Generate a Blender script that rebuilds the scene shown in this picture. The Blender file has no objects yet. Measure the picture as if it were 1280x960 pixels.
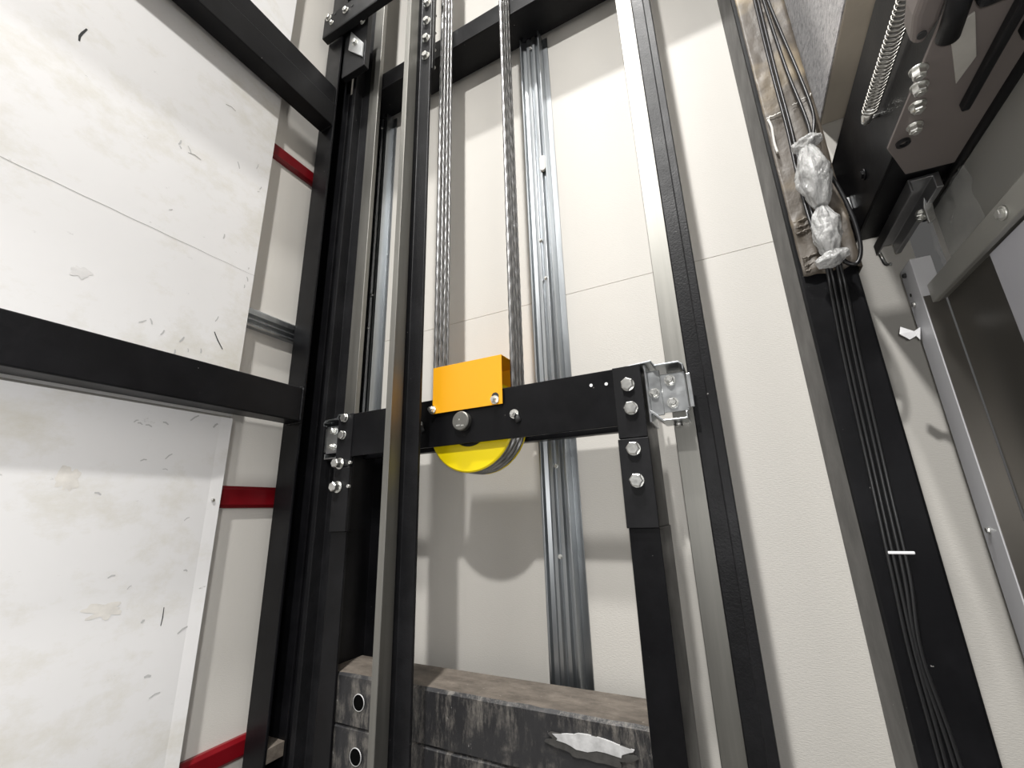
import bpy, bmesh, math, random
from mathutils import Vector, Matrix, noise
random.seed(7)
S = bpy.context.scene
COL = S.collection
PI = math.pi

# ------------------------------------------------------------------ camera
YAW, PITCH, ROLL, FPX = -0.46216, 0.28679, -0.03212, 540.7
def cam_axes():
    f = Vector((math.sin(YAW)*math.cos(PITCH), math.cos(YAW)*math.cos(PITCH), math.sin(PITCH)))
    rt = Vector((math.cos(YAW), -math.sin(YAW), 0)); up = rt.cross(f)
    r2 = math.cos(ROLL)*rt + math.sin(ROLL)*up
    u2 = -math.sin(ROLL)*rt + math.cos(ROLL)*up
    return r2, u2, f
cd = bpy.data.cameras.new('camera'); cam = bpy.data.objects.new('camera', cd); COL.objects.link(cam)
r2, u2, f = cam_axes()
cam.matrix_world = Matrix(((r2.x, u2.x, -f.x, 0), (r2.y, u2.y, -f.y, 0), (r2.z, u2.z, -f.z, 0), (0, 0, 0, 1)))
cd.sensor_width = 36; cd.lens = FPX/1280*36; cd.clip_start = .02
S.camera = cam

# ------------------------------------------------------------------ light
S.view_settings.view_transform = 'Standard'; S.view_settings.look = 'None'
S.view_settings.exposure = 0.0; S.view_settings.gamma = 1; S.view_settings.use_curve_mapping = False
w = bpy.data.worlds.new('world'); S.world = w; w.use_nodes = True
w.node_tree.nodes['Background'].inputs[0].default_value = (1.0, .985, .965, 1)
w.node_tree.nodes['Background'].inputs[1].default_value = .085
def lamp(name, loc, power, size, color=(1, .985, .96)):
    l = bpy.data.lights.new(name, 'AREA'); l.shape = 'DISK'; l.size = size; l.energy = power; l.color = color
    o = bpy.data.objects.new(name, l); o.location = loc; COL.objects.link(o)      # faces straight down
    return o
lamp('work_lamp', (-.20, -.75, 2.15), 62, .10)
lamp('shaft_lamp', (-.20, -.75, 5.2), 245, .20)
def spot(name, loc, target, power, size, cone, blend, color=(1, .99, .975)):
    l = bpy.data.lights.new(name, 'SPOT'); l.energy = power; l.color = color; l.shadow_soft_size = size
    l.spot_size = math.radians(cone); l.spot_blend = blend
    o = bpy.data.objects.new(name, l); o.location = loc; COL.objects.link(o)
    o.rotation_euler = (Vector(target)-Vector(loc)).to_track_quat('-Z', 'Y').to_euler()
    return o
spot('panel_fill', (.16, -.40, .35), (-1.11, -.10, -.42), 56, .06, 92, 1.0)  # unseen fill spot, added to brighten the left cladding panels
spot('phone_light', (.012, -.02, .012), (-.45, 1, .30), 6.5, .008, 150, .6)

# ------------------------------------------------------------------ materials
def nt(name):
    m = bpy.data.materials.new(name); m.use_nodes = True
    n = m.node_tree.nodes; b = n['Principled BSDF']
    return m, m.node_tree, n, b
def coords(t, scale=(1, 1, 1)):
    tc = t.nodes.new('ShaderNodeTexCoord'); mp = t.nodes.new('ShaderNodeMapping')
    mp.inputs['Scale'].default_value = scale
    t.links.new(tc.outputs['Object'], mp.inputs[0]); return mp.outputs[0]
def noi(t, vec, scale, detail=4, rough=.6):
    n = t.nodes.new('ShaderNodeTexNoise'); n.inputs['Scale'].default_value = scale
    n.inputs['Detail'].default_value = detail; n.inputs['Roughness'].default_value = rough
    t.links.new(vec, n.inputs['Vector']); return n.outputs[0]
def ramp(t, fac, a, b, ca=(0, 0, 0, 1), cb=(1, 1, 1, 1)):
    r = t.nodes.new('ShaderNodeValToRGB'); e = r.color_ramp.elements
    e[0].position = a; e[1].position = b; e[0].color = ca; e[1].color = cb
    t.links.new(fac, r.inputs[0]); return r.outputs[0]
def mix(t, fac, a, b, mode='MIX'):
    m = t.nodes.new('ShaderNodeMix'); m.data_type = 'RGBA'; m.blend_type = mode
    for v, i in ((fac, 0), (a, 6), (b, 7)):
        if hasattr(v, 'links'): t.links.new(v, m.inputs[i])
        elif i == 0: m.inputs[0].default_value = v
        else: m.inputs[i].default_value = (*v, 1)
    return m.outputs[2]
def bump(t, b, h, strength, dist=.002):
    n = t.nodes.new('ShaderNodeBump'); n.inputs['Strength'].default_value = strength
    n.inputs['Distance'].default_value = dist
    t.links.new(h, n.inputs['Height']); t.links.new(n.outputs[0], b.inputs['Normal'])
def simple(name, col, rough=.5, metal=0, bs=0, bscale=200, vary=.0, vscale=6, spec=None):
    m, t, n, b = nt(name)
    b.inputs['Base Color'].default_value = (*col, 1); b.inputs['Roughness'].default_value = rough
    b.inputs['Metallic'].default_value = metal
    if spec is not None: b.inputs['Specular IOR Level'].default_value = spec
    v = coords(t)
    if vary:
        k = noi(t, v, vscale, 6)
        c = mix(t, k, [max(0, c*(1-vary)) for c in col], [min(1, c*(1+vary)) for c in col])
        t.links.new(c, b.inputs['Base Color'])
    if bs: bump(t, b, noi(t, v, bscale, 3), bs)
    return m

def black_paint(name, col=(.004, .004, .0048), rough=.34, speck=True, bs=.12):
    m, t, n, b = nt(name); v = coords(t)
    d = ramp(t, noi(t, v, 9, 7, .7), .45, .8)
    c = mix(t, d, col, [x*2+.002 for x in col])
    if speck:
        s = ramp(t, noi(t, v, 95, 2), .775, .80)
        c = mix(t, s, c, (.30, .29, .28))
    t.links.new(c, b.inputs['Base Color'])
    r = t.nodes.new('ShaderNodeMapRange'); r.inputs[3].default_value = rough-.08; r.inputs[4].default_value = rough+.16
    t.links.new(noi(t, v, 14, 5), r.inputs[0]); t.links.new(r.outputs[0], b.inputs['Roughness'])
    b.inputs['Specular IOR Level'].default_value = .22
    bump(t, b, noi(t, v, 260, 2), bs, .001)
    return m
BLACK = black_paint('black_enamel')
BLACKR = black_paint('rough_black_rolled_steel', (.009, .009, .010), .40, True, .5)
BLACKF = black_paint('satin_black_paint', (.009, .009, .010), .42, False, .1)

def metal(name, col, rough, stretch=(60, 60, 2), vary=.25, bs=.05):
    m, t, n, b = nt(name); v = coords(t, stretch)
    k = noi(t, v, 1.5, 5)
    t.links.new(mix(t, k, [c*(1-vary) for c in col], [min(1, c*(1+vary)) for c in col]), b.inputs['Base Color'])
    b.inputs['Metallic'].default_value = 1
    r = t.nodes.new('ShaderNodeMapRange'); r.inputs[3].default_value = rough-.08; r.inputs[4].default_value = rough+.12
    t.links.new(k, r.inputs[0]); t.links.new(r.outputs[0], b.inputs['Roughness'])
    bump(t, b, k, bs, .001); return m
RAIL = metal('machined_rail_steel', (.27, .265, .245), .50)
GALV = metal('galvanised_sheet', (.42, .44, .455), .36, (40, 40, 3), .3)
ZINC = metal('zinc_plated_steel', (.74, .76, .77), .30, (30, 30, 30), .15)
BOLT = metal('bright_zinc_bolt', (.80, .80, .77), .33, (90, 90, 90), .2)
DULL = metal('dull_grey_steel', (.38, .38, .39), .42, (20, 20, 4), .2)
SPRING = metal('dull_spring_wire', (.26, .25, .23), .45, (20, 20, 20), .1)
DOORST = simple('grey_door_steel', (.33, .325, .30), .36, .35, .03, 90, .05, 3)
DOORPAN = simple('dark_brushed_door_panel', (.17, .16, .145), .34, .75, .02, 60, .06, 3)
DOORLT = simple('pale_film_on_door_panel', (.52, .52, .56), .35, .2, .1, 14, .05, 6)
JAMB = simple('light_grey_jamb', (.56, .56, .58), .42, .1, 0, 1, .04, 4)

def wall_mat():
    m, t, n, b = nt('cream_wall_board'); v = coords(t)
    k = noi(t, v, 1.6, 5)
    c = mix(t, k, (.66, .635, .585), (.715, .69, .645))
    s = ramp(t, noi(t, coords(t, (14, 14, 22)), 1, 7, .75), .70, .78)
    c = mix(t, s, c, (.55, .51, .44))
    s2 = ramp(t, noi(t, coords(t, (30, 30, 45)), 1, 3, .6), .765, .80)
    c = mix(t, s2, c, (.36, .33, .29))
    t.links.new(c, b.inputs['Base Color']); b.inputs['Roughness'].default_value = .62
    bump(t, b, noi(t, coords(t, (150, 150, 520)), 1, 4), .22, .002); return m
WALL = wall_mat()
def panel_mat():
    m, t, n, b = nt('white_painted_panel'); v = coords(t)
    c = mix(t, noi(t, v, 2.2, 4), (.76, .75, .745), (.83, .825, .82))
    smu = ramp(t, noi(t, coords(t, (3.2, 3.2, 4.5)), 1.2, 8, .72), .50, .72)
    c = mix(t, smu, c, (.655, .63, .56))
    scr = ramp(t, noi(t, coords(t, (9, 13, 30)), 1, 8, .8), .635, .70)
    c = mix(t, scr, c, (.47, .46, .45))
    fin = ramp(t, noi(t, coords(t, (20, 22, 75)), 1, 4, .7), .735, .765)
    c = mix(t, fin, c, (.22, .22, .22))
    t.links.new(c, b.inputs['Base Color']); b.inputs['Roughness'].default_value = .4
    bump(t, b, noi(t, v, 5, 3), .08, .01); return m
PANEL = panel_mat()
MARK = simple('black_scuff', (.03, .03, .03), .7)
HOLE = simple('dark_hole', (.002, .002, .002), .9, spec=.05)
GROOVE = simple('grey_seam_line', (.30, .29, .27), .7)
STAIN = simple('tan_stain', (.55, .45, .29), .8, vary=.3, vscale=30)
SCUFF = simple('grey_scuff', (.50, .495, .49), .7)
SMUDGE = simple('tan_smudge', (.72, .695, .65), .6, vary=.25, vscale=50)
SMUDGE2 = simple('grey_smudge', (.70, .69, .68), .6, vary=.25, vscale=60)
YELLOW = simple('yellow_enamel', (.95, .74, .003), .33, 0, .02, 40)
ORANGE = simple('orange_enamel', (.93, .43, .010), .38, 0, .02, 60)
RED = simple('red_oxide_enamel', (.17, .004, .008), .30, 0, .05, 40, .25, 20)
WHITE = simple('white_plastic', (.85, .85, .86), .4)
RUBBER = simple('black_cable_sheath', (.012, .012, .013), .32)
def weight_mat(top):
    m, t, n, b = nt('dusty_weight_top' if top else 'worn_black_weight')
    if top:
        k = noi(t, coords(t, (14, 30, 30)), 1, 8, .75)
        c = mix(t, ramp(t, k, .35, .7), (.075, .062, .050), (.205, .175, .145))
        s = ramp(t, noi(t, coords(t, (120, 160, 120)), 1, 4), .68, .75); c = mix(t, s, c, (.36, .33, .28))
    else:
        k = noi(t, coords(t, (34, 34, 8)), 1, 9, .82)
        c = mix(t, ramp(t, k, .47, .62), (.018, .018, .020), (.20, .185, .165))
        k2 = noi(t, coords(t, (6, 6, 8)), 1, 6, .7); c = mix(t, ramp(t, k2, .46, .60), c, (.026, .026, .028))
        s = ramp(t, noi(t, coords(t, (60, 60, 30)), 1, 5), .70, .74); c = mix(t, s, c, (.5, .49, .47))
    t.links.new(c, b.inputs['Base Color']); b.inputs['Roughness'].default_value = .65 if top else .45
    bump(t, b, k, .4, .004); return m
WTOP, WFRONT = weight_mat(True), weight_mat(False)
WORN = simple('worn_grey_metal', (.055, .053, .050), .5, vary=.8, vscale=70, bs=.4, bscale=80)
CHIP = simple('bare_chipped_paint', (.55, .55, .55), .5, vary=.5, vscale=60, bs=.3, bscale=80)
def card_mat():
    m, t, n, b = nt('grubby_cardboard'); v = coords(t)
    c = mix(t, noi(t, v, 9, 7, .7), (.045, .037, .030), (.165, .138, .108))
    s = ramp(t, noi(t, coords(t, (3, 3, 5)), 1, 3), .5, .62); c = mix(t, s, c, (.34, .27, .17))
    t.links.new(c, b.inputs['Base Color']); b.inputs['Roughness'].default_value = .5
    bump(t, b, noi(t, v, 60, 5), .35, .004); return m
CARD = card_mat()
CARDT = simple('torn_paper_edge', (.74, .72, .68), .6)
def film_mat(name, alpha):
    m, t, n, b = nt(name); v = coords(t)
    b.inputs['Base Color'].default_value = (.62, .62, .61, 1); b.inputs['Roughness'].default_value = .13
    b.inputs['Alpha'].default_value = alpha; b.inputs['Specular IOR Level'].default_value = .9
    bump(t, b, noi(t, coords(t, (130, 130, 55)), 1, 4, .6), .9, .006); return m
FILM = film_mat('crinkled_clear_film', .62)
FILM2 = film_mat('loose_clear_film', .16)
def rough_mat():
    m, t, n, b = nt('grey_fibre_board'); v = coords(t, (1, 50, 110))
    k = noi(t, v, 1.2, 6, .8)
    k2 = noi(t, coords(t, (1, 30, 30)), 1, 6)
    c = mix(t, ramp(t, k, .36, .66), (.30, .29, .30), (.97, .95, .94))
    c = mix(t, ramp(t, k2, .4, .8), c, (.74, .72, .72))
    t.links.new(c, b.inputs['Base Color']); b.inputs['Roughness'].default_value = .85
    bump(t, b, k, .6, .004); return m
ROUGH = rough_mat()
LINT = simple('beige_lintel_plaster', (.56, .50, .415), .7, vary=.15, vscale=8, bs=.3, bscale=60)
HPLATE = simple('dusty_brown_grey_plate', (.19, .165, .155), .5, .1, .04, 80, .1, 5)
LITPATCH = simple('pale_light_patch', (.55, .53, .49), .5, .3, .05, 50, .15, 40)
ROPE = metal('oiled_wire_rope', (.34, .34, .34), .36, (500, 500, 500), .5, .2)
FLOOR = simple('grey_pit_concrete', (.25, .24, .22), .8, vary=.2, vscale=5, bs=.3)

# ------------------------------------------------------------------ mesh helpers
class MB:
    def __init__(s): s.v = []; s.f = []; s.m = []; s.s = []
    def add(s, vs, fs, mi=0, smooth=False):
        o = len(s.v); s.v += [tuple(v) for v in vs]
        for q in fs: s.f.append([i+o for i in q]); s.m.append(mi); s.s.append(smooth)
        return s
    def box(s, x0, x1, y0, y1, z0, z1, mi=0):
        x0, x1 = sorted((x0, x1)); y0, y1 = sorted((y0, y1)); z0, z1 = sorted((z0, z1))
        vs = [(x, y, z) for z in (z0, z1) for y in (y0, y1) for x in (x0, x1)]
        return s.add(vs, [(0, 2, 3, 1), (4, 5, 7, 6), (0, 1, 5, 4), (2, 6, 7, 3), (0, 4, 6, 2), (1, 3, 7, 5)], mi)
    def prism(s, poly, axis, a0, a1, mi=0):
        def P(u, w, a):
            return {'x': (a, u, w), 'y': (u, a, w), 'z': (u, w, a)}[axis]
        n = len(poly)
        vs = [P(u, w, a0) for u, w in poly]+[P(u, w, a1) for u, w in poly]
        fs = [tuple(range(n)), tuple(range(2*n-1, n-1, -1))]+[(i, i+n, (i+1) % n+n, (i+1) % n) for i in range(n)]
        return s.add(vs, fs, mi)
    def cyl(s, p0, p1, r0, r1=None, n=24, mi=0, caps=True):
        r1 = r0 if r1 is None else r1
        p0, p1 = Vector(p0), Vector(p1); d = (p1-p0).normalized(); u = d.orthogonal().normalized(); w_ = d.cross(u)
        vs = []
        for p, r in ((p0, r0), (p1, r1)):
            vs += [p+r*(math.cos(2*PI*i/n)*u+math.sin(2*PI*i/n)*w_) for i in range(n)]
        s.add(vs, [(i, (i+1) % n, (i+1) % n+n, i+n) for i in range(n)], mi, n > 8)
        if caps: s.add(vs, [tuple(range(n-1, -1, -1)), tuple(range(n, 2*n))], mi)
        return s
    def tube(s, pts, r, n=10, mi=0, rfun=None):
        pts = [Vector(p) for p in pts]; u = None; vs = []; N = len(pts)
        for i, p in enumerate(pts):
            d = (pts[min(i+1, N-1)]-pts[max(i-1, 0)]).normalized()
            u = d.orthogonal().normalized() if u is None else (u-d*u.dot(d)).normalized()
            w_ = d.cross(u)
            for k in range(n):
                a = 2*PI*k/n; rr = rfun(i, a) if rfun else r
                vs.append(p+rr*(math.cos(a)*u+math.sin(a)*w_))
        fs = [(i*n+k, i*n+(k+1) % n, (i+1)*n+(k+1) % n, (i+1)*n+k) for i in range(N-1) for k in range(n)]
        s.add(vs, fs, mi, True); s.add(vs[:n], [tuple(range(n-1, -1, -1))], mi); s.add(vs[-n:], [tuple(range(n))], mi)
        return s
    def lathe(s, prof, c, n=64, mi=0):          # about a Y axis through (cx, cz); prof = [(r, y)]
        vs = []
        for r, y in prof: vs += [(c[0]+r*math.cos(2*PI*k/n), y, c[1]+r*math.sin(2*PI*k/n)) for k in range(n)]
        N = len(prof)
        s.add(vs, [(i*n+k, (i+1)*n+k, (i+1)*n+(k+1) % n, i*n+(k+1) % n) for i in range(N-1) for k in range(n)], mi, False)
        return s
    def bolt(s, c, d=(0, -1, 0), af=.017, h=.009, washer=1.25, rot=.3, tip=0):
        c = Vector(c); d = Vector(d).normalized(); w1 = af*.62*washer
        wt = .0022
        if washer: s.cyl(c, c+d*wt, w1, n=24)
        u = d.orthogonal().normalized(); u.rotate(Matrix.Rotation(rot, 3, d)); w_ = d.cross(u); R = af/math.sqrt(3)
        a, b, e = c+d*wt, c+d*(wt+h*.86), c+d*(wt+h)
        ring = lambda p, r: [p+r*(math.cos(PI/3*i)*u+math.sin(PI/3*i)*w_) for i in range(6)]
        vs = ring(a, R)+ring(b, R)+ring(e, R*.84)
        fs = [(i, (i+1) % 6, (i+1) % 6+6, i+6) for i in range(6)]+[(i+6, (i+1) % 6+6, (i+1) % 6+12, i+12) for i in range(6)]+[tuple(range(12, 18))]
        s.add(vs, fs)
        if tip: s.cyl(e, e+d*tip, af*.29, n=14)
        return s
    def blob(s, c0, c1, rad, wob=.15, n=56, m=56, seed=0, flat=1.0, fl_dir=(0, 1, 0)):   # spindle from c0 to c1
        c0, c1 = Vector(c0), Vector(c1); d = (c1-c0).normalized(); fd = Vector(fl_dir); w_ = (fd-d*fd.dot(d)).normalized(); u = w_.cross(d)
        vs = []
        for i in range(m+1):
            q = i/m; r = rad(q)
            for k in range(n):
                a = 2*PI*k/n
                rr = r*(1+wob*(noise.noise(Vector((math.cos(a)*1.6+seed, math.sin(a)*1.6, q*3)))*1.2+.8*noise.noise(Vector((math.cos(a)*4, math.sin(a)*4+seed, q*6)))+.55*abs(noise.noise(Vector((math.cos(a)*9+seed, math.sin(a)*9, q*9))))))
                vs.append(c0.lerp(c1, q)+rr*(math.cos(a)*u+math.sin(a)*flat*w_))
        s.add(vs, [(i*n+k, i*n+(k+1) % n, (i+1)*n+(k+1) % n, (i+1)*n+k) for i in range(m) for k in range(n)], 0, True)
        s.add(vs[:n], [tuple(range(n-1, -1, -1))]); s.add(vs[-n:], [tuple(range(n))])
        return s
    def build(s, name, mats, parent=None, bevel=0, loc=None, seg=2):
        me = bpy.data.meshes.new(name)
        off = Vector(loc) if loc else (Vector(world_loc(parent)) if parent else Vector((0, 0, 0)))
        me.from_pydata([Vector(v)-off for v in s.v], [], s.f)
        if not isinstance(mats, (list, tuple)): mats = [mats]
        for m in mats: me.materials.append(m)
        for p, mi, sm in zip(me.polygons, s.m, s.s): p.material_index = mi; p.use_smooth = sm
        bm = bmesh.new(); bm.from_mesh(me); bmesh.ops.remove_doubles(bm, verts=bm.verts, dist=1e-6)
        bmesh.ops.recalc_face_normals(bm, faces=bm.faces); bm.to_mesh(me); bm.free()
        o = bpy.data.objects.new(name, me); COL.objects.link(o)
        if parent: o.parent = parent
        if loc: o.location = loc
        if bevel:
            b = o.modifiers.new('bevel', 'BEVEL'); b.width = bevel; b.segments = seg; b.limit_method = 'ANGLE'; b.angle_limit = .6
        return o
def world_loc(o):
    p = Vector((0, 0, 0))
    while o: p += o.location; o = o.parent
    return p
def tag(o, label, cat, group=None):
    o['label'] = label; o['category'] = cat
    if group: o['group'] = group
    return o
def thing(name, label, cat, loc, group=None):
    o = bpy.data.objects.new(name, None); o.location = loc; o.empty_display_size = .05; COL.objects.link(o)
    return tag(o, label, cat, group)
def struct(name, mb, mats, bevel=0):
    o = mb.build(name, mats, bevel=bevel); o['kind'] = 'structure'; return o
def spline(pts, n=8):
    pts = [Vector(p) for p in pts]; out = []
    for i in range(len(pts)-1):
        a, b, c, d = pts[max(i-1, 0)], pts[i], pts[i+1], pts[min(i+2, len(pts)-1)]
        for k in range(n):
            t = k/n
            out.append(.5*((2*b)+(c-a)*t+(2*a-5*b+4*c-d)*t*t+(3*b-a-3*c+d)*t**3))
    return out+[pts[-1]]

# ------------------------------------------------------------------ the setting
ZF = -1.40; ZT = 2.75
XL, XR, YB = -1.146, .37, 1.0
SEAM = .5505
b = MB(); b.box(XL, XR, YB, YB+.10, ZF, SEAM-.0007); b.box(XL, XR, YB, YB+.10, SEAM+.0007, 3.2)
b.box(XL, XR, YB+.004, YB+.09, SEAM-.002, SEAM+.002)
struct('wall_back', b, WALL)
struct('wall_left', MB().box(XL-.10, XL, -1.2, YB+.10, ZF, 3.2), WALL)
struct('wall_right', MB().box(XR, XR+.10, -.2, .904, ZF, 3.2), WALL)
struct('floor', MB().box(XL-.1, XR+.1, -1.2, YB+.1, ZF-.08, ZF), FLOOR)

# ------------------------------------------------------------------ welded shaft frame
fr = thing('shaft_frame', 'welded black steel frame of posts and cross beams standing along the cream walls', 'frame', (-1.076, .81, ZF))
x0, x1, y0, y1 = -1.112, -1.04, .78, .84
b = MB(); b.prism([(x0, y0), (x1, y0), (x1, y0+.007), (x0+.007, y0+.007), (x0+.007, y1-.007), (x1, y1-.007), (x1, y1), (x0, y1)], 'z', ZF, ZT)
b.build('post', BLACK, fr, .0015)
MB().box(-1.112, -1.0235, .8415, .985, ZF, 1.486).build('rail_mount', BLACK, fr, .002)
MB().box(x0+.008, x1-.002, y0+.008, y1-.008, -.53, -.50).build('web_plate', WTOP, fr, .001)
MB().box(-1.10, -1.04, -.6, .779, .255, .35).build('side_beam', BLACK, fr, .003)
b = MB(); b.box(-1.10, -1.04, -.6, .779, 1.283, 1.375); b.box(-1.10, -1.043, -.6, .779, 1.375, 1.452)
b.build('side_beam', BLACK, fr, .003)
b = MB(); b.box(-1.038, .151, .883, .985, 1.487, 1.566); b.box(-1.038, .151, .881, .884, 1.487, 1.492)
b.build('back_beam', BLACK, fr, .003)
MB().box(.152, .2356, .835, .998, ZF, ZT).build('post', BLACK, fr, .004)
# weld beads where the side beams meet the post
for zz in (.255, .35, 1.283, 1.375):
    b = MB(); pts = []
    for i in range(13):
        q = i/12; pts.append((-1.040-.055*q, .779+.001*math.sin(i*2), zz+(.002 if zz > .3 else -.002)+.0012*math.sin(i*2.6)))
    b.tube(pts, .0035, 8); b.build('weld_bead', BLACKR, fr)
b = MB(); b.tube([(-1.039+.0012*math.sin(i*2.1), .777, .255+.095*i/14) for i in range(15)], .003, 8); b.build('weld_bead', BLACKR, fr)

# rail bracket fixed to the left post, high up, with its slotted bolts
br = thing('rail_bracket', 'black slotted steel bracket arm bolted across the top of the left post', 'bracket', (-1.04, .76, 1.72))
b = MB(); b.box(-1.115, -.60, .752, .758, 1.705, 1.80); b.box(-1.115, -.60, .752, .778, 1.70, 1.706); b.box(-1.115, -.60, .752, .778, 1.797, 1.803)
b.build('arm', BLACKF, br, .002)
for (xx, zz) in ((-1.09, 1.79), (-1.0, 1.765)):
    MB().bolt((xx, .752, zz), af=.017, h=.008).build('bolt', BOLT, br)
    MB().cyl((xx+.03, .7525, zz+.002), (xx+.03, .7505, zz+.002), .006, n=16).build('slot', MARK, br)
MB().bolt((-1.07, .752, 1.752), af=.012, h=.006).build('bolt', BOLT, br)
cl = thing('rail_clip', 'small galvanised clip plate under the black bracket arm, top left', 'clip', (-.97, .79, 1.6))
b = MB(); b.prism([(-1.005, 1.61), (-.932, 1.535), (-.932, 1.60), (-1.0, 1.70)], 'y', .782, .788); b.build('plate', ZINC, cl, .001)
MB().bolt((-.972, .782, 1.625), af=.016, h=.008).build('bolt', BOLT, cl)
for (xx, zz) in ((-.982, 1.735), (-.942, 1.705)): MB().bolt((xx, .782, zz), af=.013, h=.007).build('bolt', BOLT, cl)
MB().box(-1.035, -.925, .789, .81, 1.50, 1.80).build('backing_angle', BLACKF, cl, .002)

# ------------------------------------------------------------------ left cladding panels
def cladding(label, z0, z1, crease=None):
    t = thing('cladding_panel', label, 'panel', (-1.112, .2, z0), None)
    b = MB(); X = -1.112
    prof = [(X, -.9), (X, .612), (X+.004, .639), (X-.012, .641), (X-.013, .638), (X-.003, .639), (X-.003, .63), (X-.0035, .61), (X-.0035, -.9)] if crease is None else \
           [(X, -.9), (X, .639), (X-.014, .640), (X-.014, .638), (X-.002, .637), (X-.002, -.9)]
    b.prism(prof, 'z', z0, z1); b.build('sheet', PANEL, t, .0006)
    return t
up = cladding('upper white painted sheet metal panel above the left side beam', .252, 2.6, 1)
lo = cladding('lower white sheet panel with a folded right edge below the left side beam', ZF, .2475)
# hairline joint and pen-like scuffs on the panels
def stroke(parent, name, pts, wd, mat):       # thin flat mark on the panel face, pts are (y, z)
    b = MB(); X = -1.1116; n = len(pts)
    vs = []
    for i, (y, z) in enumerate(pts):
        a = Vector(pts[min(i+1, n-1)])-Vector(pts[max(i-1, 0)]); a.normalize(); nx = Vector((-a.y, a.x))*wd*.5*(.5+.5*math.sin(PI*(i+.5)/n))
        vs += [(X, y+nx.x, z+nx.y), (X, y-nx.x, z-nx.y)]
    b.add(vs, [(2*i, 2*i+1, 2*i+3, 2*i+2) for i in range(n-1)])
    return b.build(name, mat, parent)
stroke(up, 'panel_joint', [(-.05+.69*i/30, .654+.0006*math.sin(i*1.7)) for i in range(31)], .0010, GROOVE)
stroke(up, 'scuff', [(.200, .998), (.1985, 1.010), (.2005, 1.022), (.205, 1.040)], .0045, MARK)
stroke(up, 'scuff', [(.563, .457), (.574, .438), (.589, .418)], .003, MARK)
stroke(up, 'scuff', [(.49, 1.12), (.505, 1.125), (.517, 1.122)], .0022, GROOVE)
stroke(up, 'scuff', [(.43, .90), (.445, .905), (.46, .902)], .0022, GROOVE)
stroke(lo, 'scuff', [(.56, -.17), (.561, -.19), (.560, -.205)], .002, MARK)
stroke(up, 'stain', [(.10+.5*i/12, .272+.004*math.sin(i*1.3)) for i in range(13)], .022, STAIN)
rs = random.Random(3)
for k in range(26):
    y0_, z0_ = rs.uniform(.40, .625), rs.uniform(.30, 1.0) if k % 3 else rs.uniform(.3, .5)
    a, L = rs.uniform(.6, 2.2), rs.uniform(.006, .020)
    stroke(up, 'scuff', [(y0_, z0_), (y0_+L*.5*math.cos(a)+.001, z0_+L*.5*math.sin(a)), (y0_+L*math.cos(a), z0_+L*math.sin(a))], rs.uniform(.0012, .004), SCUFF)
for k in range(18):
    y0_, z0_ = rs.uniform(.40, .61), rs.uniform(.06, .24) if k % 2 else rs.uniform(-.35, .2)
    a, L = rs.uniform(-.6, .9), rs.uniform(.006, .024)
    stroke(lo, 'scuff', [(y0_, z0_), (y0_+L*.5*math.cos(a), z0_+L*.5*math.sin(a)+.002), (y0_+L*math.cos(a), z0_+L*math.sin(a))], rs.uniform(.0015, .005), SCUFF)
def blotch(parent, cy_, cz_, ry, rz, mat, seed):
    b = MB(); n = 40; pts = [(-1.1116, cy_, cz_)]
    for k in range(n):
        a = 2*PI*k/n; q = 1+.7*noise.noise(Vector((math.cos(a)*2.2, math.sin(a)*2.2, seed)))
        pts.append((-1.1116, cy_+ry*q*math.cos(a), cz_+rz*q*math.sin(a)))
    b.add(pts, [(0, k+1, (k+1) % n+1) for k in range(n)]); b.build('stain', mat, parent)
blotch(lo, .462, -.158, .030, .014, SMUDGE, 1.5)
blotch(lo, .36, .085, .016, .022, SMUDGE, 7.7); blotch(up, .30, .49, .014, .012, SMUDGE2, 2.2)
MB().bolt((-1.1095, .622, .048), d=(1, 0, .0), af=.006, h=.002, washer=1).build('rivet', BOLT, lo)

# ------------------------------------------------------------------ things on the left wall
for i, (z0, z1, lab) in enumerate(((1.092, 1.143, 'upper red painted steel bar on the left wall, seen above the dark stud'),
                                   (.030, .084, 'middle red painted steel bar on the left wall just below the side beam'),
                                   (-.535, -.489, 'lowest red painted steel bar on the left wall at the bottom edge'))):
    t = thing('wall_bar', lab, 'bar', (XL, .5, z0), 'red bars on the left wall')
    b = MB(); X = XL; d = .016
    b.prism([(X, z0), (X+d*.6, z0), (X+d, z0+.008), (X+d, z1-.008), (X+d*.6, z1), (X, z1)], 'y', -.6, .97); b.build('bar', RED, t, .001)
    MB().bolt((X+d-.0005, .86, (z0+z1)/2), d=(1, 0, 0), af=.009, h=.004, washer=1).build('screw', BOLT, t)
t = thing('wall_stud', 'dark horizontal galvanised stud on the left wall above the side beam', 'stud', (XL, .5, .515))
b = MB(); X = XL
b.prism([(X, .512), (X+.018, .512), (X+.020, .518), (X+.013, .525), (X+.020, .533), (X+.013, .540), (X+.020, .548), (X+.020, .562), (X+.016, .567), (X, .567)], 'y', -.6, .97)
b.build('channel', GALV, t, .0008)
MB().bolt((X+.0195, .868, .556), d=(1, 0, 0), af=.008, h=.003, washer=1).build('screw', BOLT, t)

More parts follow.
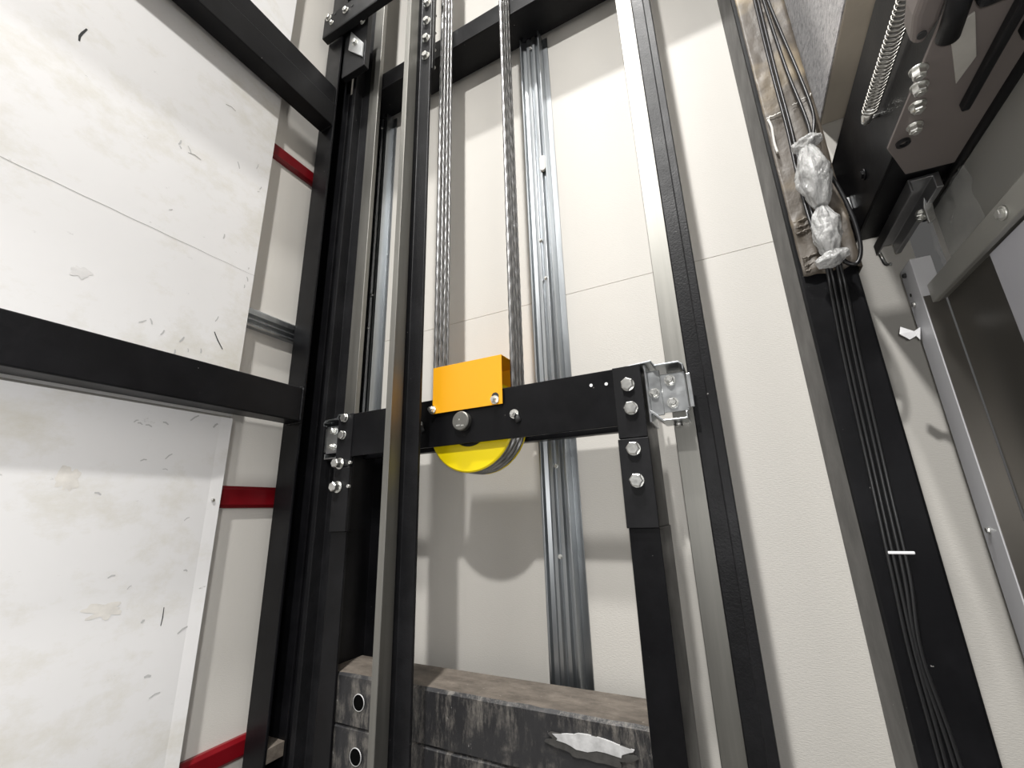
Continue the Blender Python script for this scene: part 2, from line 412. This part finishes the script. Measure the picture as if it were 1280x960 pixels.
# ------------------------------------------------------------------ studs on the back wall
def stud(xa, xb, label, hole):
    t = thing('drywall_stud', label, 'stud', ((xa+xb)/2, .98, ZF), 'galvanised studs on the back wall')
    b = MB(); w_ = xb-xa; yb = .9985; yf = .962
    # hat section: flanges on the wall, two lips standing forward, ribbed web between
    prof = [(xa-.016, yb), (xa-.016, yb-.002), (xa, yb-.002), (xa, yf), (xa+.004, yf), (xa+.005, yf+.014), (xa+w_*.22, yf+.018),
            (xa+w_*.30, yf+.011), (xa+w_*.42, yf+.011), (xa+w_*.5, yf+.017), (xa+w_*.58, yf+.011), (xa+w_*.70, yf+.011), (xa+w_*.78, yf+.018),
            (xb-.005, yf+.014), (xb-.004, yf), (xb, yf), (xb, yb-.002), (xb+.016, yb-.002), (xb+.016, yb)]
    b.prism(prof, 'z', ZF, 1.4855); b.build('channel', GALV, t, .0007)
    if hole:
        b = MB(); cx, cz, a, h = xb-.014, .97, .009, .026
        pts = [(cx+a*math.cos(PI*i/12), cz+h-a+a*math.sin(PI*i/12)) for i in range(13)]+[(cx+a*math.cos(PI+PI*i/12), cz-h+a+a*math.sin(PI+PI*i/12)) for i in range(13)]
        b.prism(pts, 'y', yf+.004, yf+.012); b.build('service_slot', CARDT, t, .0004)
    for zz in (1.44, .72, .60, .30, .10, -.10):
        MB().bolt(((xa+xb)/2+random.uniform(-.006, .012), yf+.013, zz), af=.0075, h=.004, washer=1.1).build('screw', BOLT, t)
stud(-.412, -.345, 'galvanised stud on the back wall between the right ropes and the right rail', True)
stud(-1.040, -.975, 'galvanised stud on the back wall seen between the two left rails', False)

# ------------------------------------------------------------------ guide rails
def rail_x(xtip, sgn, yc, label, mach, neck, tot):      # blade points towards -sgn, flange on the sgn side
    t = thing('guide_rail', label, 'rail', (xtip+sgn*tot/2, yc, ZF), None)
    a, m_, n_, o_ = xtip, xtip+sgn*mach, xtip+sgn*neck, xtip+sgn*tot
    b = MB().prism([(a, yc-.0075), (a+sgn*.001, yc-.008), (m_, yc-.008), (m_, yc+.008), (a+sgn*.001, yc+.008), (a, yc+.0075)], 'z', ZF, ZT)
    b.build('blade', RAIL, t, .0008)
    b = MB().prism([(m_, yc-.0062), (n_, yc-.0062), (n_, yc-.039), (o_, yc-.039), (o_, yc+.039), (n_, yc+.039), (n_, yc+.0062), (m_, yc+.0062)], 'z', ZF, ZT)
    b.build('flange', BLACKR, t, .0018)
    return t
rail_x(-.0895, 1, .87, 'right counterweight guide rail with bright blade and rough black flange', .038, .066, .082)
rail_x(-.926, -1, .87, 'left counterweight guide rail standing between the left post and the frame', .042, .080, .096)
car = thing('guide_rail', 'front guide rail crossing in front of the black beam, blade towards the viewer', 'rail', (-.642, .72, ZF))
xc = -.642
MB().prism([(xc-.0075, .690), (xc+.0075, .690), (xc+.008, .691), (xc+.008, .725), (xc-.008, .725), (xc-.008, .691)], 'z', ZF, ZT).build('blade', RAIL, car, .0008)
MB().prism([(xc-.005, .725), (xc+.005, .725), (xc+.006, .741), (xc+.040, .744), (xc+.040, .752), (xc-.040, .752), (xc-.040, .744), (xc-.006, .741)], 'z', ZF, ZT).build('flange', BLACKR, car, .0014)
b = MB(); b.box(xc-.042, xc+.042, .7525, .765, 1.24, 1.62); b.build('fishplate', BLACK, car, .002)
for zz in (1.284, 1.354, 1.425, 1.500, 1.575):
    for sx in (1, -1): MB().bolt((xc+sx*.0255, .7435, zz), af=.017, h=.009, rot=random.random()).build('bolt', BOLT, car)
    MB().cyl((xc+.025, .765, zz), (xc+.025, .783, zz), .006, n=14).build('bolt_end', BOLT, car)

# ------------------------------------------------------------------ counterweight frame
cw = thing('counterweight_frame', 'black steel counterweight frame with bolted uprights and a cross beam', 'frame', (-.52, .85, -1.05))
XA, XB = -.913, -.129; BZ0, BZ1 = .147, .258
b = MB(); b.prism([(.800, BZ0), (.806, BZ0), (.806, BZ1), (.800, BZ1)], 'x', XA+.004, XB-.002); b.build('front_beam_plate', BLACK, cw, .001)
b = MB(); b.prism([(.888, BZ0+.004), (.908, BZ0+.004), (.908, BZ0+.010), (.894, BZ0+.010), (.894, BZ1), (.888, BZ1)], 'x', XA+.004, XB-.002); b.build('rear_beam_plate', BLACK, cw, .001)
def upright(xo, s):      # xo = outer face, s = inward direction
    b = MB(); xi = xo+s*.052
    b.prism([(xo, .803), (xi, .803), (xi, .809), (xo+s*.006, .809), (xo+s*.006, .932), (xi, .932), (xi, .938), (xo, .938)], 'z', -1.05, -.034)
    b.prism([(xo+s*.002, .8065), (xi, .8065), (xi, .812), (xo+s*.006, .812), (xo+s*.006, .932), (xi, .932), (xi, .938), (xo+s*.002, .938)], 'z', -.034, BZ1)
    b.build('upright', BLACK, cw, .0012)
    MB().box(xo, xi, .7975, .8035, .1225, BZ1+.001).build('corner_plate', BLACKF, cw, .001)
    MB().box(xo-s*.001, xo+s*.054, .7965, .8055, -.034, .121).build('splice_plate', BLACKF, cw, .0012)
upright(XA, 1); upright(XB, -1)
for (xx, zz) in ((-.154, .222), (-.1525, .1765), (-.156, .102), (-.156, .046)):
    MB().bolt((xx, .7975 if zz > .12 else .7965, zz), af=.021, h=.010, rot=random.random(), washer=.95).build('bolt', BOLT, cw)
for (xx, zz) in ((-.889, .249), (-.892, .204)):
    MB().bolt((xx, .7975, zz), af=.019, h=.007, rot=random.random(), washer=.95).build('bolt', BOLT, cw)
for (xx, zz) in ((-.894, .131), (-.895, .073)):
    MB().bolt((xx, .7965, zz), af=.021, h=.018, rot=random.random(), washer=1.1).build('bolt', BOLT, cw)
    MB().cyl((-.858, .80, zz), (-.858, .793, zz), .004, n=12).build('rivet', BOLT, cw)
for (xx, zz, a) in ((-.395, .197, .013), (-.645, .203, .012)):
    MB().bolt((xx, .80, zz), af=a, h=.008, tip=.004).build('bolt', BOLT, cw)
    b = MB(); b.tube([(xx+.004, .7998, zz-.004), (xx+.010, .7998, zz-.018)], .006, 12); b.build('slot', MARK, cw)
for (xx, zz) in ((-.225, .2325), (-.195, .2305)): MB().cyl((xx, .80, zz), (xx, .7985, zz), .0032, n=14).build('rivet', WHITE, cw)
# guide shoes, one per rail
def shoe(xo, s, xt):     # xo frame side, s outward, xt blade tip
    p = bpy.data.objects.new('guide_shoe', None); p.parent = cw; p.location = Vector((xo+s*.03, .84, .2))-cw.location; COL.objects.link(p)
    g = lambda q: xo+s*q
    b = MB(); b.box(g(.030), g(.074), .826, .831, .166, .240); b.build('front_plate', ZINC, p, .0015)
    b = MB(); b.box(g(.003), g(.0075), .818, .90, .150, .262); b.box(g(.0075), g(.030), .8265, .8315, .163, .250); b.build('base_angle', ZINC, p, .0012)
    b = MB(); b.prism([(g(-.030), .8605-.60), (g(.018), .264), (g(.024), .254), (g(.066), .254), (g(.072), .249), (g(.072), .241), (g(.0745), .241), (g(.0745), .2505), (g(.067), .257), (g(.025), .257), (g(.019), .267), (g(-.030), .2635)], 'y', .812, .882)
    b.build('top_sheet', GALV, p, .0008)
    b = MB(); b.prism([(g(.004), .170), (g(.026), .150), (g(.070), .150), (g(.070), .164), (g(.067), .164), (g(.067), .153), (g(.028), .153), (g(.008), .173)], 'y', .82, .88); b.build('bottom_sheet', ZINC, p, .0008)
    b = MB(); b.box(g(.0755), g(.083), .829, .835, .172, .236); b.build('side_lip', ZINC, p, .001)
    for zz in (.226, .183): MB().bolt((g(.047), .826, zz), af=.013, h=.008, tip=.003, rot=random.random()).build('bolt', BOLT, p)
    MB().bolt((g(.017), .8265, .206), af=.012, h=.008, rot=.5).build('nut', BOLT, p)
    MB().cyl((g(.050), .845, .150), (g(.050), .845, .142), .007, n=16).build('nut', BOLT, p)
    MB().cyl((g(.050), .845, .258), (g(.050), .845, .263), .006, n=16).build('nut', BOLT, p)
shoe(XB, 1, -.0895); shoe(XA, -1, -.926)

# filler weights stacked in the frame
zt = -.333
for i, lab in enumerate(('top filler weight of the stack, dusty brown top and scuffed black front', 'second filler weight from the top, directly below the dusty brown topped one',
                         'third filler weight from the top of the stack in the black frame', 'fourth filler weight from the top, near the bottom of the photo')):
    z1 = zt-.097*i; z0 = z1-.0955
    t = thing('filler_weight', lab, 'weight', (-.52, .87, z0), 'weights in the counterweight frame')
    n = 36; b = MB(); xa, xb, ya, yb = XA+.0085, XB-.0085, .813, .928
    def jag(x, k): return .0022*noise.noise(Vector((x*26, i*7.3+k, 1)))+.0012*noise.noise(Vector((x*90, i*3.1+k, 4)))
    vs = []
    for k in range(n+1):
        x = xa+(xb-xa)*k/n
        vs += [(x, ya+jag(x, 0), z0), (x, ya+jag(x, 1), z1-.006), (x, ya+.006+jag(x, 2), z1+jag(x, 3)*.6-.001), (x, yb-.004, z1-.001), (x, yb, z1-.005), (x, yb, z0)]
    for k in range(n):
        for q in range(6):
            a0, a1 = k*6+q, k*6+(q+1) % 6
            b.add([vs[a0], vs[a1], vs[a1+6], vs[a0+6]], [(0, 1, 2, 3)], 1 if q in (2, 3) else 0)
    b.add(vs[:6], [(5, 4, 3, 2, 1, 0)]); b.add(vs[-6:], [(0, 1, 2, 3, 4, 5)])
    b.build('casting', [WFRONT, WTOP], t)
    for xx in (-.796, -.24):
        h = MB(); c = (xx, z1-.050 if True else 0)
        h.lathe([(.0165, ya-.002), (.0158, ya-.003), (.0150, ya-.003), (.0148, ya+.006)], c, 28); h.cyl((xx, ya-.0026, c[1]), (xx, ya+.01, c[1]), .0150, n=28, mi=1)
        if xx < -.5: h.build('hole', [CHIP, HOLE], t)
    if i == 0:
        b = MB(); rnd = random.Random(5+i)
        cx, cz, L, H = (-.277, z1-.036, .066, .011)
        pts = []
        for k in range(26):
            a = 2*PI*k/26; r = 1+.45*noise.noise(Vector((math.cos(a)*2, math.sin(a)*2, i*5.)))
            pts.append((cx+L*r*math.cos(a), cz+H*r*math.sin(a)))
        b.prism(pts, 'y', ya-.0040, ya-.0008); b.build('paint_chip', CHIP, t)
        b = MB(); pts = []
        for k in range(40):
            a = 2*PI*k/40; r = 1+.5*noise.noise(Vector((math.cos(a)*2.5, math.sin(a)*2.5, 12.)))
            pts.append((cx-.006+.076*r*math.cos(a), cz-.008+.019*r*math.sin(a)))
        b.prism(pts, 'y', ya-.0033, ya-.0008); b.build('worn_patch', WORN, t)

# sheave, guard, ropes
CX, CZ, RF = -.514, .195, .1105
sh = thing('pulley', 'bright yellow grooved rope pulley turning inside the black cross beam', 'pulley', (CX, .848, CZ-RF))
b = MB()
prof = [(.03, .8125), (RF-.003, .8125), (RF, .8145), (RF, .8175), (.1035, .8178)]
for k in range(4):
    yc = .8232+.0165*k
    prof += [(.1035, yc-.0055), (.1015, yc), (.1035, yc+.0055)]
prof += [(.1035, .8783), (RF, .8788), (RF, .8815), (RF-.003, .8835), (.03, .8835)]
b.lathe(prof, (CX, CZ), 96); b.build('wheel', YELLOW, sh)
b = MB().lathe([(.001, .8085), (.050, .8085), (.054, .810), (.054, .8125)], (CX, CZ), 48); b.build('hub', BLACK, sh)
b = MB().lathe([(.0, .7865), (.0195, .7865), (.0215, .7885), (.0215, .802)], (CX-.009, CZ+.001), 40); b.build('axle', RAIL, sh)
b = MB()
for (dx, dz, l) in ((-.005, -.009, .010), (.006, -.010, .007), (-.002, .004, .003)):
    b.box(CX-.009+dx-l*.5, CX-.009+dx+l*.5, .786, .7869, CZ+dz-.0015, CZ+dz+.0015)
b.build('keeper_mark', BOLT, sh)
MB().cyl((CX-.009, .803, CZ), (CX-.009, .886, CZ), .018).build('shaft', DULL, sh)

gd = thing('rope_guard', 'orange folded sheet guard covering the top of the yellow pulley', 'guard', (-.511, .84, .222))
gx0, gx1 = -.604, -.4195
b = MB(); b.prism([(.7935, .222), (.7952, .222), (.7952, .3325), (.8985, .3325), (.8985, .259), (.9002, .259), (.9002, .3342), (.7935, .3342)], 'x', gx0, gx1); b.build('cover', ORANGE, gd, .0006)
for (xx, zz) in ((-.603, .232), (-.437, .2325)):
    MB().bolt((xx, .793, zz), af=.013, h=.008, washer=1.2, tip=.004).build('bolt', BOLT, gd)
b = MB().cyl((-.437, .7935, .240), (-.437, .7929, .240), .009, n=20); b.build('slot', MARK, gd)

RR = .1060
names = ('frontmost of the four grey steel ropes looped under the yellow pulley', 'second from the front of the four steel ropes under the yellow pulley',
         'third from the front of the four steel ropes under the yellow pulley', 'rearmost of the four grey steel ropes, nearest the back wall')
for k in range(4):
    yc = .8232+.0165*k; pts = []
    ztop = ZT-.15; step = .003
    z = ztop
    while z > CZ: pts.append((CX-RR, yc, z)); z -= step
    na = int(PI*RR/step)
    for q in range(na+1): a = PI+PI*q/na; pts.append((CX+RR*math.cos(a), yc, CZ+RR*math.sin(a)))
    z = CZ+step
    while z < ztop: pts.append((CX+RR, yc, z)); z += step
    n = 18; r0 = .0045
    b = MB(); b.tube(pts, r0, n, rfun=lambda i, a: r0*(1+.17*math.cos(6*a+i*.42*(1 if k % 2 else -1))))
    o = b.build('steel_rope', ROPE); tag(o, names[k], 'rope', 'ropes over the yellow pulley')

# ------------------------------------------------------------------ right: cardboard, wires, bags on the right post
cb = thing('cardboard_wrap', 'grubby torn cardboard sleeve taped around the top of the right post', 'cardboard', (.196, .832, .37))
b = MB(); nx, nz = 18, 90; xa, xb = .158, .2385
def cy(x, z):
    q = 0
    for zc, a, wd in ((.475, .006, .012), (.46, .005, .008), (.385, .008, .014), (.80, .003, .010)):
        q += a*math.exp(-((z-zc)/wd)**2)*(.5+.5*math.sin(x*240+z*500))
    return .8315-.004*noise.noise(Vector((x*18, z*7, 0)))-.0018*noise.noise(Vector((x*70, z*50, 3)))-q-.003
vs = []
for j in range(nz+1):
    z = .372+(1.42-.372)*j/nz
    for i2 in range(nx+1):
        x = xa+(xb-xa)*i2/nx; zz = z
        if j == 0: zz += .012*noise.noise(Vector((x*60, 0, 9)))
        vs.append((x, cy(x, z), zz))
    vs.append((xb+.002, .88, z))
b.add(vs, [(j*(nx+2)+i2, j*(nx+2)+i2+1, (j+1)*(nx+2)+i2+1, (j+1)*(nx+2)+i2) for j in range(nz) for i2 in range(nx+1)], 0, True)
o = b.build('sleeve', CARD, cb); m_ = o.modifiers.new('t', 'SOLIDIFY'); m_.thickness = .0015; m_.offset = 1
def ragged(z0, x0, x1, amp, th, name, mat, dz=0, seed=0):
    pts = [(x0+(x1-x0)*k/16, .8225, z0+dz*k/16+amp*noise.noise(Vector((k*.9, seed, 0)))) for k in range(17)]
    MB().tube(pts, th, 8, rfun=lambda i, a: th*(.6+.5*noise.noise(Vector((i*.7, a, seed))))).build(name, mat, cb)
ragged(.715, .160, .196, .006, .0022, 'torn_edge', CARDT, .006, 1); ragged(.725, .205, .237, .006, .0018, 'torn_edge', CARDT, .010, 2)
MB().tube(spline([(.163, .8225, .712), (.165, .821, .69), (.1635, .8225, .655), (.1645, .822, .632)], 5), .0022, 8).build('torn_edge', CARDT, cb)
for k, z0 in enumerate((.478, .466, .455, .405, .39, .380)): ragged(z0, .162, .200-.004*k, .004, .003, 'crumpled_fold', CARD, .006, 10+k)

def wire(name, label, pts, r=.0028, grp='black wires down the right post'):
    o = MB().tube(spline(pts, 7), r, 10).build(name, RUBBER); return tag(o, label, 'cable', grp)
wl = ('leftmost of the black wires running down the cardboard wrapped post', 'second black wire from the left on the cardboard wrapped post',
      'third black wire from the left, entering the upper plastic wrap', 'rightmost black wire on the post, entering the upper plastic wrap')
for k in range(4):
    d = .0061*k
    if k < 2:
        pts = [(.190+d, .818, 1.25), (.189+d, .816, 1.03), (.187+d, .815, .90), (.186+d, .815, .785), (.186+d, .814, .67), (.183+d, .812, .58), (.181+d, .806, .50), (.182+d*.8, .800, .44), (.188+d*.6, .803, .39),
               (.190+d, .826, .34), (.185+d, .831, .22), (.179+d, .8315, .03), (.175+d, .8315, -.10), (.172+d, .8315, -.20), (.174+d, .8315, -.33), (.172+d, .8315, -.60), (.172+d, .8315, ZF+.01)]
    else:
        e = .009 if k == 3 else 0
        pts = [(.191+d, .818, 1.25), (.191+d, .815, 1.03), (.193+d+e*.5, .812, .90), (.197+d+e, .811, .785), (.203+d+e*.7, .806, .68), (.205+d*.6, .798, .622), (.199+.004*(k-2), .797, .55), (.199, .797, .46),
               (.195+d*.5, .800, .39), (.192+d, .826, .335), (.187+d, .831, .22), (.180+d, .8315, .03), (.176+d, .8315, -.10), (.172+d*.7, .8315, -.20), (.176+d, .8315, -.33), (.178+d, .8315, -.60), (.178+d, .8315, ZF+.01)]
    wire('electric_wire', wl[k], pts)
for (nm, c0, c1, R, lab, sd) in (('plastic_wrap', (.202, .792, .600), (.199, .792, .478), .0225, 'upper crinkled clear plastic wrap around the wire joint on the right post', 2),
                               ('plastic_wrap', (.199, .792, .474), (.194, .792, .385), .0195, 'lower crinkled clear plastic wrap around the wire joint on the right post', 8)):
    t = thing(nm, lab, 'plastic wrap', c1, 'plastic wraps on the wires')
    b = MB().blob(c0, c1, lambda q, R=R: R*(.28+.78*math.sin(PI*min(1, max(0, q*.94+.03)))**.8), .22, seed=sd); b.build('film', FILM, t)
    c = Vector(c0 if sd == 2 else c1); u = Vector((1, 0, .18 if sd == 2 else .3)).normalized()
    MB().blob(c-u*.022+Vector((0, 0, .008 if sd == 2 else -.006)), c+u*.024+Vector((0, 0, .008 if sd == 2 else -.006)), lambda q: .0115*(.5+.6*math.sin(PI*min(1, max(0, q)))), .3, n=36, m=30, seed=sd+3).build('knot', FILM, t)
    MB().blob(Vector(c0).lerp(Vector(c1), .2), Vector(c0).lerp(Vector(c1), .85), lambda q: .011*(.4+.6*math.sin(PI*q)), .2, n=16, m=12, seed=sd+5).build('taped_joint', simple('grey_tape', (.5, .5, .5), .4, .4), t)
o = MB().box(.176, .206, .8275, .8285+.002, -.0745, -.0705).build('cable_tie', WHITE, None, .001); tag(o, 'white cable tie holding the wires low on the right post', 'tie')
o = MB().tube(spline([(.188, .815, 1.04), (.196, .808, 1.028), (.206, .809, 1.03), (.212, .815, 1.045)], 5), .0035, 8).build('cable_tie', WHITE); tag(o, 'white cable tie on the wires at the top edge of the photo', 'tie')
o = MB().tube(spline([(.222, .80, .55), (.232, .80, .50), (.238, .80, .44), (.236, .80, .39), (.226, .80, .365), (.214, .80, .37), (.207, .80, .385)], 7), .0032, 10).build('cable_loop', RUBBER)
tag(o, 'black wire loop hanging beside the lower plastic wrap', 'cable')

# ------------------------------------------------------------------ lintel, door operator, landing door (right)
t = thing('lintel', 'plastered lintel block at top right with rough grey fibrous side', 'lintel', (.33, .5, .80))
MB().box(.2875, XR-.001, -.1, .9985, .80, 1.7).build('block', LINT, t, .002)
MB().box(.2850, .2874, -.1, .9985, .803, 1.7).build('fibre_face', ROUGH, t)

HX0, HX1, HZ0, HZ1, HY = .258, .346, .449, .625, .90
op = thing('door_operator', 'black landing door operator header with spring and bolts, top right', 'door operator', (.30, .5, HZ0))
b = MB(); b.prism([(HX0, HZ0), (HX0+.004, HZ0), (HX0+.004, HZ1-.004), (HX1, HZ1-.004), (HX1, HZ1), (HX0, HZ1)], 'y', -.2, HY); b.build('channel', BLACK, op, .0015)
MB().box(HX0+.004, HX1, -.2, HY-.001, HZ0+.002, HZ0+.006).build('channel_floor', BLACK, op, .001)
b = MB(); b.prism([(.246, -.2), (.340, -.2), (.340, .72), (.283, .715), (.2465, .645)], 'z', HZ0-.004, HZ0); b.build('mounting_plate', HPLATE, op, .0008)
MB().cyl((.3435, -.2, HZ0-.004), (.3435, .86, HZ0-.004), .0065, n=16).build('lip_rod', BLACKF, op)
# spring along the near face
b = MB(); pts = []; y0s, y1s = .43, .655; turns = 38
for i in range(turns*14+1):
    a = 2*PI*i/14; q = i/(turns*14)
    pts.append((.245+.0085*math.cos(a), y1s+(y0s-y1s)*q, .520+.0085*math.sin(a)))
b.tube(pts, .00115, 6); b.build('spring', SPRING, op)
b = MB(); b.cyl((.245, .655, .520), (.245, .672, .520), .006, n=14); b.bolt((.245, .664, .520), d=(-1, 0, 0), af=.010, h=.004, washer=0); b.build('spring_anchor', BOLT, op)
MB().cyl((.245, .668, .520), (.2585, .668, .520), .003, n=10).build('spring_post', BOLT, op)
for (x, y, dr) in ((.2515, .545, 1), (.258, .575, 1), (.2655, .612, 1), (.244, .520, 0)):
    MB().bolt((x, y, HZ0-.004), d=(-.1, 0, -1), af=.0115, h=.008, washer=1.15, tip=.002, rot=y*9).build('bolt', BOLT, op)
b = MB().lathe([(.0075, 0), (.0075, .004), (.0045, .004), (.0045, 0)], (0, 0), 20)
b.v = [(.2605+v[0], .638+v[2], HZ0-.004-v[1]) for v in b.v]; b.build('grommet', RUBBER, op)
b = MB(); b.prism([(.256, .478), (.272, .470), (.293, .528), (.287, .560)], 'z', HZ0-.0065, HZ0-.004); b.build('light_patch', LITPATCH, op, .0005)  # thin pale quad standing in for a patch of light on the mounting plate
# roller lever and bracket at the top edge
b = MB(); b.prism([(.226, .39), (.246, .39), (.250, .47), (.244, .497), (.232, .492), (.226, .46)], 'z', .452, .485); b.build('lever', HPLATE, op, .006, seg=3)
MB().cyl((.236, .478, .449), (.236, .478, .447), .004, n=14).build('pivot_hole', MARK, op)
MB().cyl((.250, .42, .440), (.256, .485, .440), .0095, n=20).build('roller', BLACKF, op)
b = MB(); b.box(.262, .335, .30, .452, .424, .4445); b.build('motor_housing', BLACKF, op, .006, seg=3)
b = MB(); b.prism([(.300, .46), (.309, .46), (.310, .60), (.302, .60)], 'z', .433, .4445); b.prism([(.318, .36), (.327, .36), (.327, .515), (.318, .515)], 'z', .430, .4445); b.build('guide_bar', BLACKF, op, .002)
# end plate with screws and clip
b = MB(); b.box(.2445, .2575, .896, .901, .455, .632); b.build('end_plate', HPLATE, op, .001)
for (x, y, z, s_) in ((.249, .894, .612, .010), (.251, .894, .597, .008), (.252, .894, .50, .007)): MB().bolt((x, y, z), af=s_, h=.005, rot=.2).build('screw', BOLT, op)
MB().box(.2535, .2578, .856, .874, .495, .520).build('clip', ZINC, op, .001)
MB().bolt((.2578, .77, .50), d=(-1, 0, 0), af=.012, h=.003, washer=1.2).build('bolt', BLACK, op)
# hanger track under the far end
tr = thing('hanger_track', 'grey steel channel track hanging under the far end of the black operator', 'track', (.31, .82, .43))
b = MB(); b.prism([(.291, HZ0-.001), (.291, HZ0-.022), (.294, HZ0-.022), (.294, HZ0-.006), (.318, HZ0-.006), (.318, HZ0-.026), (.326, HZ0-.026), (.326, HZ0-.001)], 'y', .735, .925); b.build('channel', DULL, tr, .001)
b = MB(); b.bolt((.321, .800, .423), d=(-.5, -.2, -.8), af=.012, h=.008, tip=.006); b.build('bolt', BOLT, tr)
b = MB(); b.prism([(.314, .392), (.323, .397), (.326, .432), (.319, .440), (.314, .420)], 'y', .775, .779); b.build('catch', BOLT, tr, .001)
b = MB(); b.tube(spline([(.294, .918, .430), (.298, .925, .422), (.301, .926, .408), (.307, .922, .404)], 4), .003, 8); b.build('hook', BOLT, tr)

dr = thing('landing_door', 'grey steel landing door with light jamb strip and dark panel at far right', 'door', (.32, .5, ZF))
JX = .300
b = MB(); b.prism([(JX, .8795), (JX, .832), (JX+.026, .832), (JX+.026, .834), (JX+.002, .834), (JX+.002, .8795)], 'z', ZF, .366); b.build('jamb', [JAMB, DOORPAN], dr, .0008)
MB().box(JX+.0015, JX+.026, .8312, .8322, ZF, .30).build('jamb_return', DOORPAN, dr, .0004)
b = MB(); b.prism([(.309, .286), (.316, .286), (.349, .300), (.349, HZ0), (.346, HZ0), (.346, .338), (.309, .316)], 'y', -.2, .830); b.build('header_rail', DOORST, dr, .002)
MB().box(.3275, .334, -.2, .8305, ZF, .297).build('door_panel', DOORPAN, dr, .001)
MB().box(.318, .3235, -.2, .682, ZF, .284).build('door_panel', DOORLT, dr, .0015)
MB().bolt((.309, .612, .300), d=(-1, 0, 0), af=.010, h=.004, washer=1.3).build('screw', BOLT, dr)
for z in (.352, .300, -.045): MB().bolt((JX, .862 if z > 0 else .858, z), d=(-1, 0, 0), af=.0065, h=.002, washer=1).build('screw', BOLT if z != .352 else MARK, dr)
MB().cyl((JX, .866, .318), (JX-.0006, .866, .318), .003, n=12).build('hole', MARK, dr)
o = MB(); 
o.add([(.300, .868, .262), (.292, .872, .258), (.278, .876, .270), (.274, .875, .258), (.284, .874, .246), (.293, .872, .250), (.296, .870, .242)], [(0, 1, 5), (0, 5, 6), (1, 2, 3), (1, 3, 4), (1, 4, 5)])
o = o.build('tape_scrap', WHITE); m_ = o.modifiers.new('t', 'SOLIDIFY'); m_.thickness = .003
tag(o, 'twisted scrap of white tape sticking out from the door jamb', 'tape')
# crumpled clear film between the operator and the header rail
b = MB(); vs = []
for i in range(19):
    for j in range(13):
        y = .70+.135*i/18; z = .335+.095*j/12
        vs.append((.338-.010*abs(noise.noise(Vector((y*26, z*30, 2))))-.006*noise.noise(Vector((y*60, z*50, 5))), y-.02*(j/12)*noise.noise(Vector((z*20, 1, 1))), z+.008*noise.noise(Vector((y*25, 4, 0)))))
b.add(vs, [(i*13+j, i*13+j+1, (i+1)*13+j+1, (i+1)*13+j) for i in range(18) for j in range(12)], 0, True)
o = b.build('plastic_film', FILM2); tag(o, 'loose crumpled clear film on the grey header under the black operator', 'plastic film')
